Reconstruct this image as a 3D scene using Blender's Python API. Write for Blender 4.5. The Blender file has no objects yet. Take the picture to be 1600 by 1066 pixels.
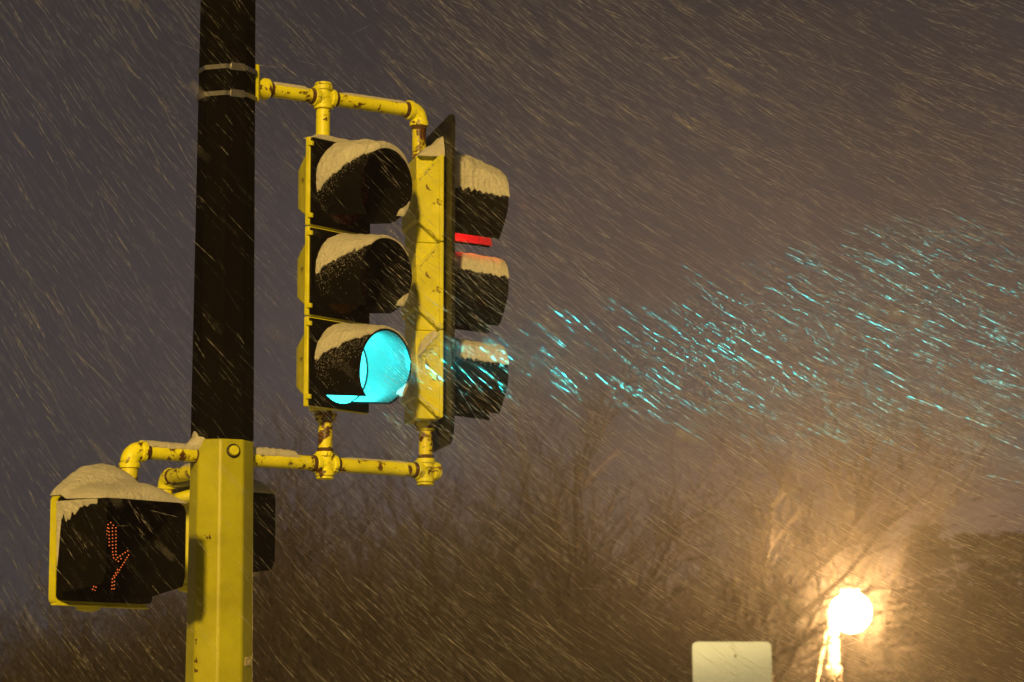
import bpy, bmesh, math, random
import numpy as np
from mathutils import Vector, Matrix, noise

R = math.radians
sc = bpy.context.scene
random.seed(7)

# ------------------------------------------------------------------ camera, sky, sun, exposure
cam_d = bpy.data.cameras.new("camera")
cam = bpy.data.objects.new("camera", cam_d)
sc.collection.objects.link(cam)
cam.location = (0, 0, 1.6)
cam.rotation_euler = (R(98.0), 0, 0)
cam_d.lens = 105.0
cam_d.sensor_width = 36.0
cam_d.clip_start = 0.1
cam_d.clip_end = 1000
cam_d.dof.use_dof = True
cam_d.dof.focus_distance = 11.75
cam_d.dof.aperture_fstop = 5.6
sc.camera = cam

world = bpy.data.worlds.new("World")
sc.world = world
world.use_nodes = True
wn = world.node_tree
wbg = wn.nodes["Background"]
# low snow cloud lit from below by a town at night
wtc = wn.nodes.new("ShaderNodeTexCoord")
wno = wn.nodes.new("ShaderNodeTexNoise")
wno.inputs["Scale"].default_value = 5.0
wno.inputs["Detail"].default_value = 5.0
wrp = wn.nodes.new("ShaderNodeValToRGB")
wrp.color_ramp.elements[0].position = 0.3
wrp.color_ramp.elements[0].color = (0.030, 0.028, 0.033, 1)
wrp.color_ramp.elements[1].position = 0.7
wrp.color_ramp.elements[1].color = (0.050, 0.046, 0.052, 1)
wn.links.new(wtc.outputs["Generated"], wno.inputs["Vector"])
wn.links.new(wno.outputs["Fac"], wrp.inputs["Fac"])
wsx = wn.nodes.new("ShaderNodeSeparateXYZ")
wn.links.new(wtc.outputs["Generated"], wsx.inputs[0])
wel = wn.nodes.new("ShaderNodeMapRange")
wel.interpolation_type = 'SMOOTHSTEP'
wel.inputs["From Min"].default_value = 0.06
wel.inputs["From Max"].default_value = 0.34
wel.inputs["To Min"].default_value = 1.35
wel.inputs["To Max"].default_value = 0.55
wn.links.new(wsx.outputs["Z"], wel.inputs["Value"])
wn.links.new(wel.outputs["Result"], wbg.inputs["Strength"])
wn.links.new(wrp.outputs["Color"], wbg.inputs["Color"])

SUN_AZ, SUN_EL = 7.0, 19.0          # light travels towards heading SUN_AZ (clockwise from +Y)
sun_d = bpy.data.lights.new("sun", 'SUN')
sun_d.energy = 4.1
sun_d.color = (1.0, 0.62, 0.15)
sun_d.angle = R(4.0)
sun = bpy.data.objects.new("sun", sun_d)
sc.collection.objects.link(sun)
sun.location = (-4, -6, 12)
d = Vector((math.sin(R(SUN_AZ)) * math.cos(R(SUN_EL)), math.cos(R(SUN_AZ)) * math.cos(R(SUN_EL)), -math.sin(R(SUN_EL))))
sun.rotation_euler = d.to_track_quat('-Z', 'Y').to_euler()

vs = sc.view_settings
vs.view_transform = 'Standard'
vs.look = 'None'
vs.exposure = 0.0
vs.gamma = 1.0
vs.use_curve_mapping = False
sc.cycles.use_denoising = True
sc.cycles.denoiser = 'OPENIMAGEDENOISE'
sc.cycles.denoising_input_passes = 'RGB_ALBEDO_NORMAL'
sc.cycles.max_bounces = 6
sc.cycles.diffuse_bounces = 3
sc.cycles.glossy_bounces = 3
sc.cycles.volume_bounces = 0
sc.cycles.transparent_max_bounces = 6
sc.cycles.sample_clamp_indirect = 6.0


# ------------------------------------------------------------------ materials
def new_mat(name):
    m = bpy.data.materials.new(name)
    m.use_nodes = True
    return m, m.node_tree, m.node_tree.nodes["Principled BSDF"]


def nd(nt, kind, **kw):
    n = nt.nodes.new(kind)
    for k, v in kw.items():
        if k in n.inputs:
            n.inputs[k].default_value = v
        else:
            setattr(n, k, v)
    return n


def ramp(nt, fac, p0, p1, c0=(0, 0, 0, 1), c1=(1, 1, 1, 1)):
    r = nt.nodes.new("ShaderNodeValToRGB")
    r.color_ramp.elements[0].position = p0
    r.color_ramp.elements[1].position = p1
    r.color_ramp.elements[0].color = c0
    r.color_ramp.elements[1].color = c1
    nt.links.new(fac, r.inputs["Fac"])
    return r.outputs["Color"]


def mix(nt, fac, a, b):
    m = nt.nodes.new("ShaderNodeMix")
    m.data_type = 'RGBA'
    for sock, v in ((m.inputs[0], fac), (m.inputs[6], a), (m.inputs[7], b)):
        if isinstance(v, (int, float)):
            sock.default_value = v
        elif isinstance(v, tuple):
            sock.default_value = v
        else:
            nt.links.new(v, sock)
    return m.outputs[2]


def bump(nt, bsdf, height, strength=0.3, dist=0.01):
    b = nt.nodes.new("ShaderNodeBump")
    b.inputs["Strength"].default_value = strength
    b.inputs["Distance"].default_value = dist
    nt.links.new(height, b.inputs["Height"])
    nt.links.new(b.outputs["Normal"], bsdf.inputs["Normal"])


def yellow_paint(name, rust, base=(0.70, 0.70, 0.014, 1), frost=0.0):
    m, nt, b = new_mat(name)
    tc = nd(nt, "ShaderNodeTexCoord")
    n1 = nd(nt, "ShaderNodeTexNoise", Scale=6.0, Detail=6.0, Roughness=0.6)
    n2 = nd(nt, "ShaderNodeTexNoise", Scale=21.0, Detail=7.0, Roughness=0.68, Distortion=0.5)
    n3 = nd(nt, "ShaderNodeTexNoise", Scale=95.0, Detail=4.0, Roughness=0.7)
    for n in (n1, n2, n3):
        nt.links.new(tc.outputs["Object"], n.inputs["Vector"])
    dark = tuple(c * 0.72 for c in base[:3]) + (1,)
    col = mix(nt, ramp(nt, n1.outputs["Fac"], 0.35, 0.65), dark, base)
    col = mix(nt, ramp(nt, n3.outputs["Fac"], 0.50, 0.85, (0, 0, 0, 1), (0.30, 0.30, 0.30, 1)), col, (0.22, 0.16, 0.02, 1))
    if rust > 0:
        rm = ramp(nt, n2.outputs["Fac"], 0.655 - 0.13 * rust, 0.685 - 0.12 * rust)
        rc = mix(nt, ramp(nt, n3.outputs["Fac"], 0.4, 0.6), (0.035, 0.014, 0.006, 1), (0.13, 0.05, 0.012, 1))
        col = mix(nt, rm, col, rc)
    if frost > 0:
        v = nd(nt, "ShaderNodeTexNoise", Scale=160.0, Detail=3.0, Roughness=0.8)
        nt.links.new(tc.outputs["Object"], v.inputs["Vector"])
        f1 = ramp(nt, v.outputs["Fac"], 0.60, 0.66)
        f2 = ramp(nt, n1.outputs["Fac"], 0.52, 0.62, (0, 0, 0, 1), (frost, frost, frost, 1))
        mm = nd(nt, "ShaderNodeMath", operation='MULTIPLY')
        nt.links.new(f1, mm.inputs[0])
        nt.links.new(f2, mm.inputs[1])
        col = mix(nt, mm.outputs[0], col, (0.8, 0.8, 0.8, 1))
    nt.links.new(col, b.inputs["Base Color"])
    b.inputs["Roughness"].default_value = 0.45
    bump(nt, b, n2.outputs["Fac"], 0.25, 0.004)
    return m


def dark_paint(name, base, rough, frost=0.0, fscale=110.0, spec=0.4):
    m, nt, b = new_mat(name)
    tc = nd(nt, "ShaderNodeTexCoord")
    n1 = nd(nt, "ShaderNodeTexNoise", Scale=9.0, Detail=6.0, Roughness=0.65)
    n2 = nd(nt, "ShaderNodeTexNoise", Scale=fscale, Detail=3.0, Roughness=0.75)
    for n in (n1, n2):
        nt.links.new(tc.outputs["Object"], n.inputs["Vector"])
    col = mix(nt, n1.outputs["Fac"], tuple(c * 0.6 for c in base) + (1,), tuple(c * 1.4 for c in base) + (1,))
    if frost > 0:
        f1 = ramp(nt, n2.outputs["Fac"], 0.63, 0.68)
        f2 = ramp(nt, n1.outputs["Fac"], 0.50, 0.66, (0, 0, 0, 1), (frost, frost, frost, 1))
        mm = nd(nt, "ShaderNodeMath", operation='MULTIPLY')
        nt.links.new(f1, mm.inputs[0])
        nt.links.new(f2, mm.inputs[1])
        col = mix(nt, mm.outputs[0], col, (0.75, 0.75, 0.75, 1))
    nt.links.new(col, b.inputs["Base Color"])
    rr = ramp(nt, n1.outputs["Fac"], 0.3, 0.7, (rough * 0.8,) * 3 + (1,), (min(1, rough * 1.25),) * 3 + (1,))
    nt.links.new(rr, b.inputs["Roughness"])
    b.inputs["Specular IOR Level"].default_value = spec
    bump(nt, b, n2.outputs["Fac"], 0.12, 0.002)
    return m


def snow_mat():
    m, nt, b = new_mat("snow")
    tc = nd(nt, "ShaderNodeTexCoord")
    n1 = nd(nt, "ShaderNodeTexNoise", Scale=70.0, Detail=6.0, Roughness=0.7)
    n2 = nd(nt, "ShaderNodeTexNoise", Scale=14.0, Detail=3.0)
    for n in (n1, n2):
        nt.links.new(tc.outputs["Object"], n.inputs["Vector"])
    col = mix(nt, n2.outputs["Fac"], (0.52, 0.52, 0.51, 1), (0.70, 0.70, 0.68, 1))
    nt.links.new(col, b.inputs["Base Color"])
    b.inputs["Roughness"].default_value = 0.85
    b.inputs["Specular IOR Level"].default_value = 0.2
    bump(nt, b, n1.outputs["Fac"], 0.8, 0.022)
    return m


def lens_mat(name, base, glow=None, strength=0.0):
    m, nt, b = new_mat(name)
    v = nd(nt, "ShaderNodeTexVoronoi", Scale=70.0)
    tc = nd(nt, "ShaderNodeTexCoord")
    nt.links.new(tc.outputs["Object"], v.inputs["Vector"])
    nt.links.new(ramp(nt, v.outputs["Distance"], 0.0, 0.6, tuple(c * 1.3 for c in base) + (1,), tuple(c * 0.5 for c in base) + (1,)), b.inputs["Base Color"])
    b.inputs["Roughness"].default_value = 0.12
    bump(nt, b, v.outputs["Distance"], 0.3, 0.004)
    if glow:
        b.inputs["Emission Color"].default_value = glow + (1,)
        b.inputs["Emission Strength"].default_value = strength
    return m


def plain(name, col, rough=0.6, metal=0.0, nscale=12.0, var=0.3, bmp=0.1):
    m, nt, b = new_mat(name)
    tc = nd(nt, "ShaderNodeTexCoord")
    n = nd(nt, "ShaderNodeTexNoise", Scale=nscale, Detail=6.0, Roughness=0.65)
    nt.links.new(tc.outputs["Object"], n.inputs["Vector"])
    nt.links.new(mix(nt, n.outputs["Fac"], tuple(c * (1 - var) for c in col) + (1,), tuple(min(1, c * (1 + var)) for c in col) + (1,)), b.inputs["Base Color"])
    b.inputs["Roughness"].default_value = rough
    b.inputs["Metallic"].default_value = metal
    if bmp:
        bump(nt, b, n.outputs["Fac"], bmp, 0.01)
    return m


def emit(name, col, strength):
    m, nt, b = new_mat(name)
    b.inputs["Base Color"].default_value = (0.02, 0.02, 0.02, 1)
    b.inputs["Emission Color"].default_value = col + (1,)
    b.inputs["Emission Strength"].default_value = strength
    return m


CYAN = (0.05, 1.0, 0.97)
RED = (1.0, 0.002, 0.006)
AMBER = (1.0, 0.52, 0.17)
M = {
    'yellow': yellow_paint("yellow_paint", 0.0),
    'pole': yellow_paint("yellow_pole_paint", 0.0, (0.42, 0.43, 0.007, 1)),
    'housing': yellow_paint("yellow_housing_paint", 0.35, frost=0.8),
    'rusty': yellow_paint("rusty_yellow_paint", 0.78, (0.84, 0.83, 0.018, 1)),
    'worn': yellow_paint("worn_yellow_paint", 1.25, (0.74, 0.70, 0.018, 1)),
    'rust': plain("rust", (0.07, 0.03, 0.012), 0.8, 0, 40, 0.6, 0.3),
    'sleeve': dark_paint("dark_sleeve_paint", (0.0025, 0.0020, 0.0015), 0.7, 0.03, 60, 0.03),
    'black': dark_paint("black_visor_paint", (0.0045, 0.0038, 0.0034), 0.6, 0.20, 110.0, 0.06),
    'door': dark_paint("black_door_paint", (0.0035, 0.003, 0.0027), 0.65, 0.15, 110.0, 0.05),
    'plate': dark_paint("black_backplate_paint", (0.008, 0.007, 0.005), 0.5, 1.0, 55, 0.15),
    'added_liner': dark_paint("added_glossy_liner", (0.010, 0.010, 0.010), 0.42, 0.0, 110.0, 0.25),
    'face': dark_paint("dark_face_plastic", (0.003, 0.003, 0.003), 0.40, 0.10, 90, 0.06),
    'snow': snow_mat(),
    'steel': plain("strap_steel", (0.24, 0.24, 0.25), 0.36, 0.85, 30, 0.35, 0.1),
    'gasket': plain("dark_gasket", (0.02, 0.015, 0.01), 0.7),
    'green_lens': lens_mat("lit_green_lens", (0.02, 0.3, 0.25), CYAN, 3.0),
    'red_lens': lens_mat("lit_red_lens", (0.3, 0.01, 0.01), RED, 4.0),
    'off_red': lens_mat("unlit_red_lens", (0.10, 0.008, 0.006)),
    'off_amber': lens_mat("unlit_amber_lens", (0.12, 0.05, 0.004)),
    'off_green': lens_mat("unlit_green_lens", (0.005, 0.07, 0.05)),
    'led': emit("orange_led", (1.0, 0.20, 0.035), 0.85),
    'bark': plain("bark", (0.018, 0.013, 0.008), 0.9, 0, 6, 0.5, 0.0),
    'twig': plain("twig_bark", (0.021, 0.015, 0.009), 0.9, 0, 3, 0.5, 0.0),
    'needle': plain("conifer_needles", (0.012, 0.014, 0.008), 0.85, 0, 3, 0.5, 0.0),
    'alu': plain("sign_aluminium", (0.27, 0.36, 0.60), 0.34, 0.35, 5, 0.05, 0.0),
    'lamp_metal': plain("lamp_post_metal", (0.32, 0.30, 0.27), 0.5, 0.3, 8, 0.2),
    'globe': emit("lit_lamp_globe", (1.0, 0.86, 0.62), 60.0),
    'asphalt': plain("wet_asphalt", (0.05, 0.05, 0.052), 0.6, 0, 3, 0.4, 0.2),
    'concrete': plain("kerb_concrete", (0.33, 0.32, 0.30), 0.85, 0, 8, 0.2, 0.2),
    'line': plain("road_paint", (0.75, 0.74, 0.70), 0.7, 0, 20, 0.2),
    'flake': None,
}
_m, _nt, _b = new_mat("snowflake")
_b.inputs["Base Color"].default_value = (0.88, 0.88, 0.88, 1)
_b.inputs["Roughness"].default_value = 0.8
_b.inputs["Specular IOR Level"].default_value = 0.1
_n = nd(_nt, "ShaderNodeTexNoise", Scale=0.6)
_t = nd(_nt, "ShaderNodeTexCoord")
_nt.links.new(_t.outputs["Object"], _n.inputs["Vector"])
_nt.links.new(mix(_nt, _n.outputs["Fac"], (0.80, 0.82, 0.85, 1), (0.92, 0.91, 0.90, 1)), _b.inputs["Base Color"])
_tr = nd(_nt, "ShaderNodeBsdfTranslucent")
_tr.inputs["Color"].default_value = (0.88, 0.88, 0.88, 1)
_mx = nd(_nt, "ShaderNodeMixShader")
_mx.inputs[0].default_value = 0.5
_nt.links.new(_b.outputs[0], _mx.inputs[1])
_nt.links.new(_tr.outputs[0], _mx.inputs[2])
_nt.links.new(_mx.outputs[0], _nt.nodes["Material Output"].inputs["Surface"])
M['flake'] = _m


# ------------------------------------------------------------------ mesh helpers
class MB:
    """collects shapes; build() links them as one mesh object"""
    def __init__(self):
        self.v = []
        self.f = []

    def add(self, vs_, fs):
        o = len(self.v)
        self.v += [tuple(p) for p in vs_]
        self.f += [tuple(i + o for i in f) for f in fs]

    def box(self, x0, x1, y0, y1, z0, z1):
        self.add([(x0, y0, z0), (x1, y0, z0), (x1, y1, z0), (x0, y1, z0), (x0, y0, z1), (x1, y0, z1), (x1, y1, z1), (x0, y1, z1)],
                 [(0, 3, 2, 1), (4, 5, 6, 7), (0, 1, 5, 4), (1, 2, 6, 5), (2, 3, 7, 6), (3, 0, 4, 7)])

    def ring_loft(self, rings, cap0=True, cap1=True):
        n = len(rings[0])
        vs_ = [p for r in rings for p in r]
        fs = []
        for k in range(len(rings) - 1):
            for i in range(n):
                j = (i + 1) % n
                fs.append((k * n + i, k * n + j, (k + 1) * n + j, (k + 1) * n + i))
        if cap0:
            fs.append(tuple(reversed(range(n))))
        if cap1:
            fs.append(tuple((len(rings) - 1) * n + i for i in range(n)))
        self.add(vs_, fs)

    def lathe(self, p0, p1, prof, n=24):
        """prof: list of (t 0..1 along p0-p1 or metres if t given as ('m', d)), radius"""
        p0, p1 = Vector(p0), Vector(p1)
        ax = p1 - p0
        L = ax.length
        ax = ax / L
        u = ax.orthogonal().normalized()
        w = ax.cross(u)
        rings = []
        for dd, r in prof:
            c = p0 + ax * dd
            rings.append([c + (u * math.cos(2 * math.pi * i / n) + w * math.sin(2 * math.pi * i / n)) * r for i in range(n)])
        self.ring_loft(rings)

    def tube(self, p0, p1, r0, r1=None, n=20):
        L = (Vector(p1) - Vector(p0)).length
        self.lathe(p0, p1, [(0, r0), (L, r1 if r1 is not None else r0)], n)

    def sweep(self, pts, rad, n=18):
        pts = [Vector(p) for p in pts]
        rings = []
        u = None
        for i, p in enumerate(pts):
            t = (pts[min(i + 1, len(pts) - 1)] - pts[max(i - 1, 0)]).normalized()
            if u is None:
                u = t.orthogonal().normalized()
            u = (u - t * u.dot(t)).normalized()
            w = t.cross(u)
            r = rad[i] if isinstance(rad, (list, tuple)) else rad
            rings.append([p + (u * math.cos(2 * math.pi * k / n) + w * math.sin(2 * math.pi * k / n)) * r for k in range(n)])
        self.ring_loft(rings)

    def build(self, name, mat, parent=None, bevel=0.0, smooth=35.0, seg=2, loc=None):
        me = bpy.data.meshes.new(name)
        me.from_pydata(self.v, [], self.f)
        bm = bmesh.new()
        bm.from_mesh(me)
        bmesh.ops.recalc_face_normals(bm, faces=bm.faces)
        bm.to_mesh(me)
        bm.free()
        if smooth:
            me.polygons.foreach_set("use_smooth", [True] * len(me.polygons))
            me.set_sharp_from_angle(angle=R(smooth))
        me.materials.append(mat)
        o = bpy.data.objects.new(name, me)
        sc.collection.objects.link(o)
        if parent is not None:
            o.parent = parent
        if loc:
            o.location = loc
        if bevel:
            md = o.modifiers.new("bevel", 'BEVEL')
            md.width = bevel
            md.segments = seg
            md.limit_method = 'ANGLE'
            md.angle_limit = R(40)
        return o


def tag(o, label=None, cat=None, group=None, kind=None):
    if label:
        o["label"] = label
    if cat:
        o["category"] = cat
    if group:
        o["group"] = group
    if kind:
        o["kind"] = kind
    return o


def empty(name, loc, rz=0.0):
    o = bpy.data.objects.new(name, None)
    o.empty_display_size = 0.1
    o.location = loc
    o.rotation_euler = (0, 0, rz)
    sc.collection.objects.link(o)
    return o


def nz(x, y=0.0, z=0.0):
    return noise.noise(Vector((x, y, z)))


def smooth01(t):
    t = max(0.0, min(1.0, t))
    return t * t * (3 - 2 * t)


def grid_faces(nu, nv, off=0, flip=False):
    fs = []
    for i in range(nu - 1):
        for j in range(nv - 1):
            a = off + i * nv + j
            q = (a, a + 1, a + nv + 1, a + nv)
            fs.append(q[::-1] if flip else q)
    return fs


def shell(top, bot, nu, nv):
    """closed slab from two grids of points"""
    mb = MB()
    vs_ = top + bot
    o = nu * nv
    fs = grid_faces(nu, nv) + grid_faces(nu, nv, o, True)
    for i in range(nu - 1):
        for j in (0, nv - 1):
            a, b = i * nv + j, (i + 1) * nv + j
            fs.append((a, b, b + o, a + o))
    for j in range(nv - 1):
        for i in (0, nu - 1):
            a, b = i * nv + j, i * nv + j + 1
            fs.append((a, b, b + o, a + o))
    mb.add(vs_, fs)
    return mb


def rrect(w, h, r, n=6, y0=0.0, z0=0.0, rb=None):
    """rounded rectangle outline in (y, z), counter-clockwise, centre (y0, z0)"""
    pts = []
    rb = r if rb is None else rb
    for cy, cz, a0, rr in ((w / 2, h / 2, 0, r), (-w / 2, h / 2, 90, r), (-w / 2, -h / 2, 180, rb), (w / 2, -h / 2, 270, rb)):
        sx = 1 if cy > 0 else -1
        sz = 1 if cz > 0 else -1
        for k in range(n + 1):
            a = R(a0 + 90 * k / n)
            pts.append((y0 + cy - sx * rr + rr * math.cos(a), z0 + cz - sz * rr + rr * math.sin(a)))
    return pts


# ------------------------------------------------------------------ the setting: ground and street
g = MB()
NG = 40
gp = []
for i in range(NG + 1):
    for j in range(NG + 1):
        x = -118 + 236 * i / NG
        y = -38 + 236 * j / NG
        gp.append((x, y, 0.10 * nz(x * 0.05, y * 0.05) - 0.06))
g.add(gp, grid_faces(NG + 1, NG + 1, 0, True))
tag(g.build("ground", M['snow']), kind="structure")
road = MB()
road.box(-117, 117, 1.5, 9.0, -0.30, 0.06)
tag(road.build("road", M['asphalt']), kind="structure")
kerb = MB()
kerb.box(-117, 117, 9.0, 9.18, -0.3, 0.19)
kerb.box(-117, 117, 1.32, 1.5, -0.3, 0.19)
tag(kerb.build("kerb", M['concrete'], bevel=0.02), kind="structure")
pav = MB()
pav.box(-117, 117, 9.184, 12.6, -0.3, 0.186)
tag(pav.build("pavement", M['snow'], bevel=0.02), kind="structure")
mk = MB()
for k in range(-8, 9):
    mk.box(k * 6.0, k * 6.0 + 3.0, 5.2, 5.32, 0.05, 0.064)
tag(mk.build("road_marking", M['line']), kind="structure")

# ------------------------------------------------------------------ signal pole
PX, PY = -1.117, 11.45
pole = tag(empty("signal_pole", (PX, PY, 0)), "tall tapered octagonal pole, yellow below and black above, carrying the signals", "pole")
PHI0 = 3.0


def prad(z):
    return 0.1436 - 0.0077 * z


def oct_ring(z, r):
    return [(r * math.cos(R(PHI0 + 45 * k)), r * math.sin(R(PHI0 + 45 * k)), z) for k in range(8)]


mb = MB()
mb.ring_loft([oct_ring(z, prad(z)) for z in (0.18, 1.0, 2.0, 2.818)])
mb.build("shaft", M['pole'], pole, bevel=0.008, smooth=20, seg=3)
mb = MB()
mb.ring_loft([oct_ring(z, 0.20 - 0.03 * k) for k, z in enumerate((0.18, 0.22))])
mb.build("base_plate", M['pole'], pole)
mb = MB()
mb.ring_loft([oct_ring(2.819, prad(2.8) + 0.001), oct_ring(4.0, prad(4.0) + 0.001), oct_ring(6.6, prad(6.6) + 0.001)])
mb.build("sleeve", M['sleeve'], pole, bevel=0.008, smooth=20, seg=3)
for zz in (4.272, 4.166):
    mb = MB()
    r0 = prad(zz) + 0.0035
    o = [oct_ring(zz - 0.009, r0), oct_ring(zz - 0.009, r0 + 0.0035), oct_ring(zz + 0.009, r0 + 0.0035), oct_ring(zz + 0.009, r0), oct_ring(zz - 0.009, r0)]
    mb.ring_loft(o, False, False)
    st = mb.build("strap", M['steel'], pole, smooth=0)
    bk = MB()
    a = R(-63.0)
    ap = r0 * math.cos(R(22.5)) + 0.0035
    c = Vector((math.cos(a) * ap, math.sin(a) * ap, zz))
    tx = Vector((-math.sin(a), math.cos(a), 0))
    nx = Vector((math.cos(a), math.sin(a), 0))
    pts = []
    for sx, sz, dn in ((-1, -1, 0), (1, -1, 0), (1, 1, 0), (-1, 1, 0), (-1, -1, 1), (1, -1, 1), (1, 1, 1), (-1, 1, 1)):
        pts.append(c + tx * sx * 0.030 + Vector((0, 0, sz * 0.015)) + nx * dn * 0.006)
    bk.add(pts, [(0, 3, 2, 1), (4, 5, 6, 7), (0, 1, 5, 4), (1, 2, 6, 5), (2, 3, 7, 6), (3, 0, 4, 7)])
    bk.build("buckle", M['steel'], st, bevel=0.002)


def facet_point(ang, off, z, proud=0.0):
    """point on the octagon facet whose normal is at ang degrees"""
    ap = prad(z) * math.cos(R(22.5)) + proud
    a = R(ang)
    return Vector((math.cos(a) * ap - math.sin(a) * off, math.sin(a) * ap + math.cos(a) * off, z)), Vector((math.cos(a), math.sin(a), 0))


A1 = PHI0 - 45 - 22.5          # front-right facet  (-64.5)
A2 = A1 - 45                   # front-left facet   (-109.5)
A0 = A1 + 45                   # right facet        (-19.5)
c, n_ = facet_point(A1, 0.004, 2.772)
mb = MB()
mb.lathe(c - n_ * 0.01, c + n_ * 0.02, [(0, 0.027), (0.016, 0.027), (0.018, 0.024), (0.018, 0.0215), (0.012, 0.021), (0.012, 0.001)], 24)
hc = mb.build("bolt_boss", M['gasket'], pole)
mb = MB()
mb.lathe(c, c + n_ * 0.03, [(0, 0.0195), (0.017, 0.0195), (0.021, 0.016), (0.022, 0.001)], 20)
mb.build("bolt_head", M['yellow'], hc)


def scuff(ang, off, z, w, h, tilt=0.0):
    c, n_ = facet_point(ang, off, z, 0.0)
    t = Vector((-n_.y, n_.x, 0))
    up = Vector((0, 0, 1))
    mb = MB()
    k = 10
    ring = []
    for i in range(k):
        a = 2 * math.pi * i / k
        rr = 1 + 0.25 * math.sin(3 * a + z * 40)
        ring.append((w * rr * math.cos(a), h * rr * math.sin(a)))
    ct, st_ = math.cos(tilt), math.sin(tilt)
    rings = []
    for pr, s in ((-0.003, 1.0), (0.0012, 1.0), (0.0018, 0.7)):
        rings.append([c + n_ * pr + t * (s * (x * ct - y * st_)) + up * (s * (x * st_ + y * ct)) for x, y in ring])
    mb.ring_loft(rings)
    mb.build("scuff", M['rust'], pole)


for s in ((A2, 0.008, 2.441, 0.0045, 0.009, 0.2), (A2, -0.003, 2.440, 0.0035, 0.007, 0.5), (A2, -0.014, 2.449, 0.002, 0.002, 0),
          (A2, -0.041, 2.053, 0.004, 0.005, 0), (A2, -0.041, 2.040, 0.003, 0.004, 0), (A2, -0.038, 1.975, 0.0035, 0.011, 0.2),
          (A2, -0.044, 1.973, 0.004, 0.005, 0.4), (A2, -0.043, 1.938, 0.004, 0.009, 0.3), (A2, -0.036, 1.937, 0.005, 0.005, 0.9)):
    scuff(*s)
# torn strip of clear tape on the right facet
top, bot = [], []
for i in range(13):
    for j in range(5):
        u = -0.030 + 0.060 * i / 12
        z = 1.958 + 0.030 * j / 4 + 0.010 * nz(i * 0.9, 3.3)
        c, n_ = facet_point(A0, u, z, 0.003 + 0.004 * abs(nz(i * 1.3, j * 1.7, 5)))
        top.append(c)
        bot.append(c - n_ * 0.0015)
shell(top, bot, 13, 5).build("tape_remnant", plain("old_tape", (0.55, 0.50, 0.30), 0.25, 0, 60, 0.4, 0.3), pole, smooth=0)

# pipe brackets -----------------------------------------------------------------
AH = R(55.5)
AD = Vector((math.sin(AH), math.cos(AH), 0))      # arm direction
UP = Vector((0, 0, 1))
PR = 0.0285


def arm_pt(s, z):
    return AD * s + Vector((0, 0, z))


def cross_fitting(name, c, dirs, plugs, parent, mat):
    mb = MB()
    core = MB()
    mb.lathe(c - UP * 0.036, c + UP * 0.036, [(0, 0.012), (0.008, 0.026), (0.036, 0.037), (0.064, 0.026), (0.072, 0.012)], 20)
    for dv in dirs:
        mb.lathe(c, c + dv, [(0, 0.0335), (0.026, 0.0325), (0.031, 0.0385), (0.045, 0.0385), (0.048, 0.036), (0.048, 0.001)], 24)
    for dv in plugs:
        mb.lathe(c + dv * 0.046, c + dv, [(0, 0.031), (0.005, 0.031), (0.006, 0.0345), (0.012, 0.0345), (0.015, 0.030), (0.016, 0.001)], 24)
    return mb.build(name, mat, parent)


def rings_on(pts, parent):
    """rusty thread ends where a pipe screws into a fitting"""
    for c, dv in pts:
        mb = MB()
        mb.lathe(c - dv * 0.010, c + dv * 0.010, [(0, PR + 0.0008), (0.004, PR + 0.0035), (0.016, PR + 0.0035), (0.020, PR + 0.0008)], 20)
        mb.build("thread", M['rust'], parent)


def pipe_snow(p0, p1, r, w0, th, parent, n=40, seedv=0.0, ends=(1, 1)):
    p0, p1 = Vector(p0), Vector(p1)
    ax = (p1 - p0).normalized()
    side = ax.cross(UP).normalized()
    up = side.cross(ax).normalized()
    m_ = 11
    top, bot = [], []
    for i in range(n):
        t = i / (n - 1)
        e = 1.0
        if ends[0]:
            e *= smooth01(t / 0.08)
        if ends[1]:
            e *= smooth01((1 - t) / 0.08)
        c = p0.lerp(p1, t)
        hh = th(t) if callable(th) else th
        amp = w0 * (1 + 0.15 * nz(t * 9, seedv))
        for j in range(m_):
            a = -amp + 2 * amp * j / (m_ - 1)
            q = 1 - (abs(j - (m_ - 1) / 2) / ((m_ - 1) / 2)) ** 2
            h = hh * e * q * (1 + 0.3 * nz(t * 14, j * 0.6, seedv)) + 0.0012
            top.append(c + (side * math.sin(a) + up * math.cos(a)) * (r + h))
            bot.append(c + (side * math.sin(a) + up * math.cos(a)) * (r - 0.004))
    shell(top, bot, n, m_).build("snow_ridge", M['snow'], parent, smooth=60)


ZU, ZL = 4.228, 2.757
# upper arm
mb = MB()
mb.tube(arm_pt(0.16, ZU), arm_pt(0.400, ZU), PR)
mb.tube(arm_pt(0.478, ZU), arm_pt(0.860, ZU), PR)
ua = mb.build("upper_arm", M['rusty'], pole)
mb = MB()
mb.lathe(arm_pt(0.112, ZU), arm_pt(0.2, ZU), [(0, 0.036), (0.035, 0.036), (0.050, 0.043), (0.068, 0.043), (0.074, 0.037), (0.074, 0.02)], 24)
ax = Vector((AD.y, -AD.x, 0))
hub = mb.build("pipe_hub", M['rusty'], ua)
mb = MB()
rr = [(-0.050, -0.075), (0.050, -0.075), (0.050, 0.075), (-0.050, 0.075)]
rings = []
for s, k in ((0.098, 1.0), (0.116, 1.0), (0.124, 0.8)):
    rings.append([AD * s + ax * (u * k) + Vector((0, 0, ZU + 0.008 + v * (1.0 if k == 1 else 0.93))) for u, v in rr])
mb.ring_loft(rings)
mb.build("clamp_plate", M['yellow'], ua, bevel=0.004)
cU = arm_pt(0.439, ZU)
cross_fitting("cross_fitting", cU, [AD, -AD, UP, -UP], [UP], ua, M['rusty'])
rings_on([(arm_pt(0.192, ZU), AD), (arm_pt(0.386, ZU), AD), (arm_pt(0.492, ZU), AD)], ua)
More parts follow.
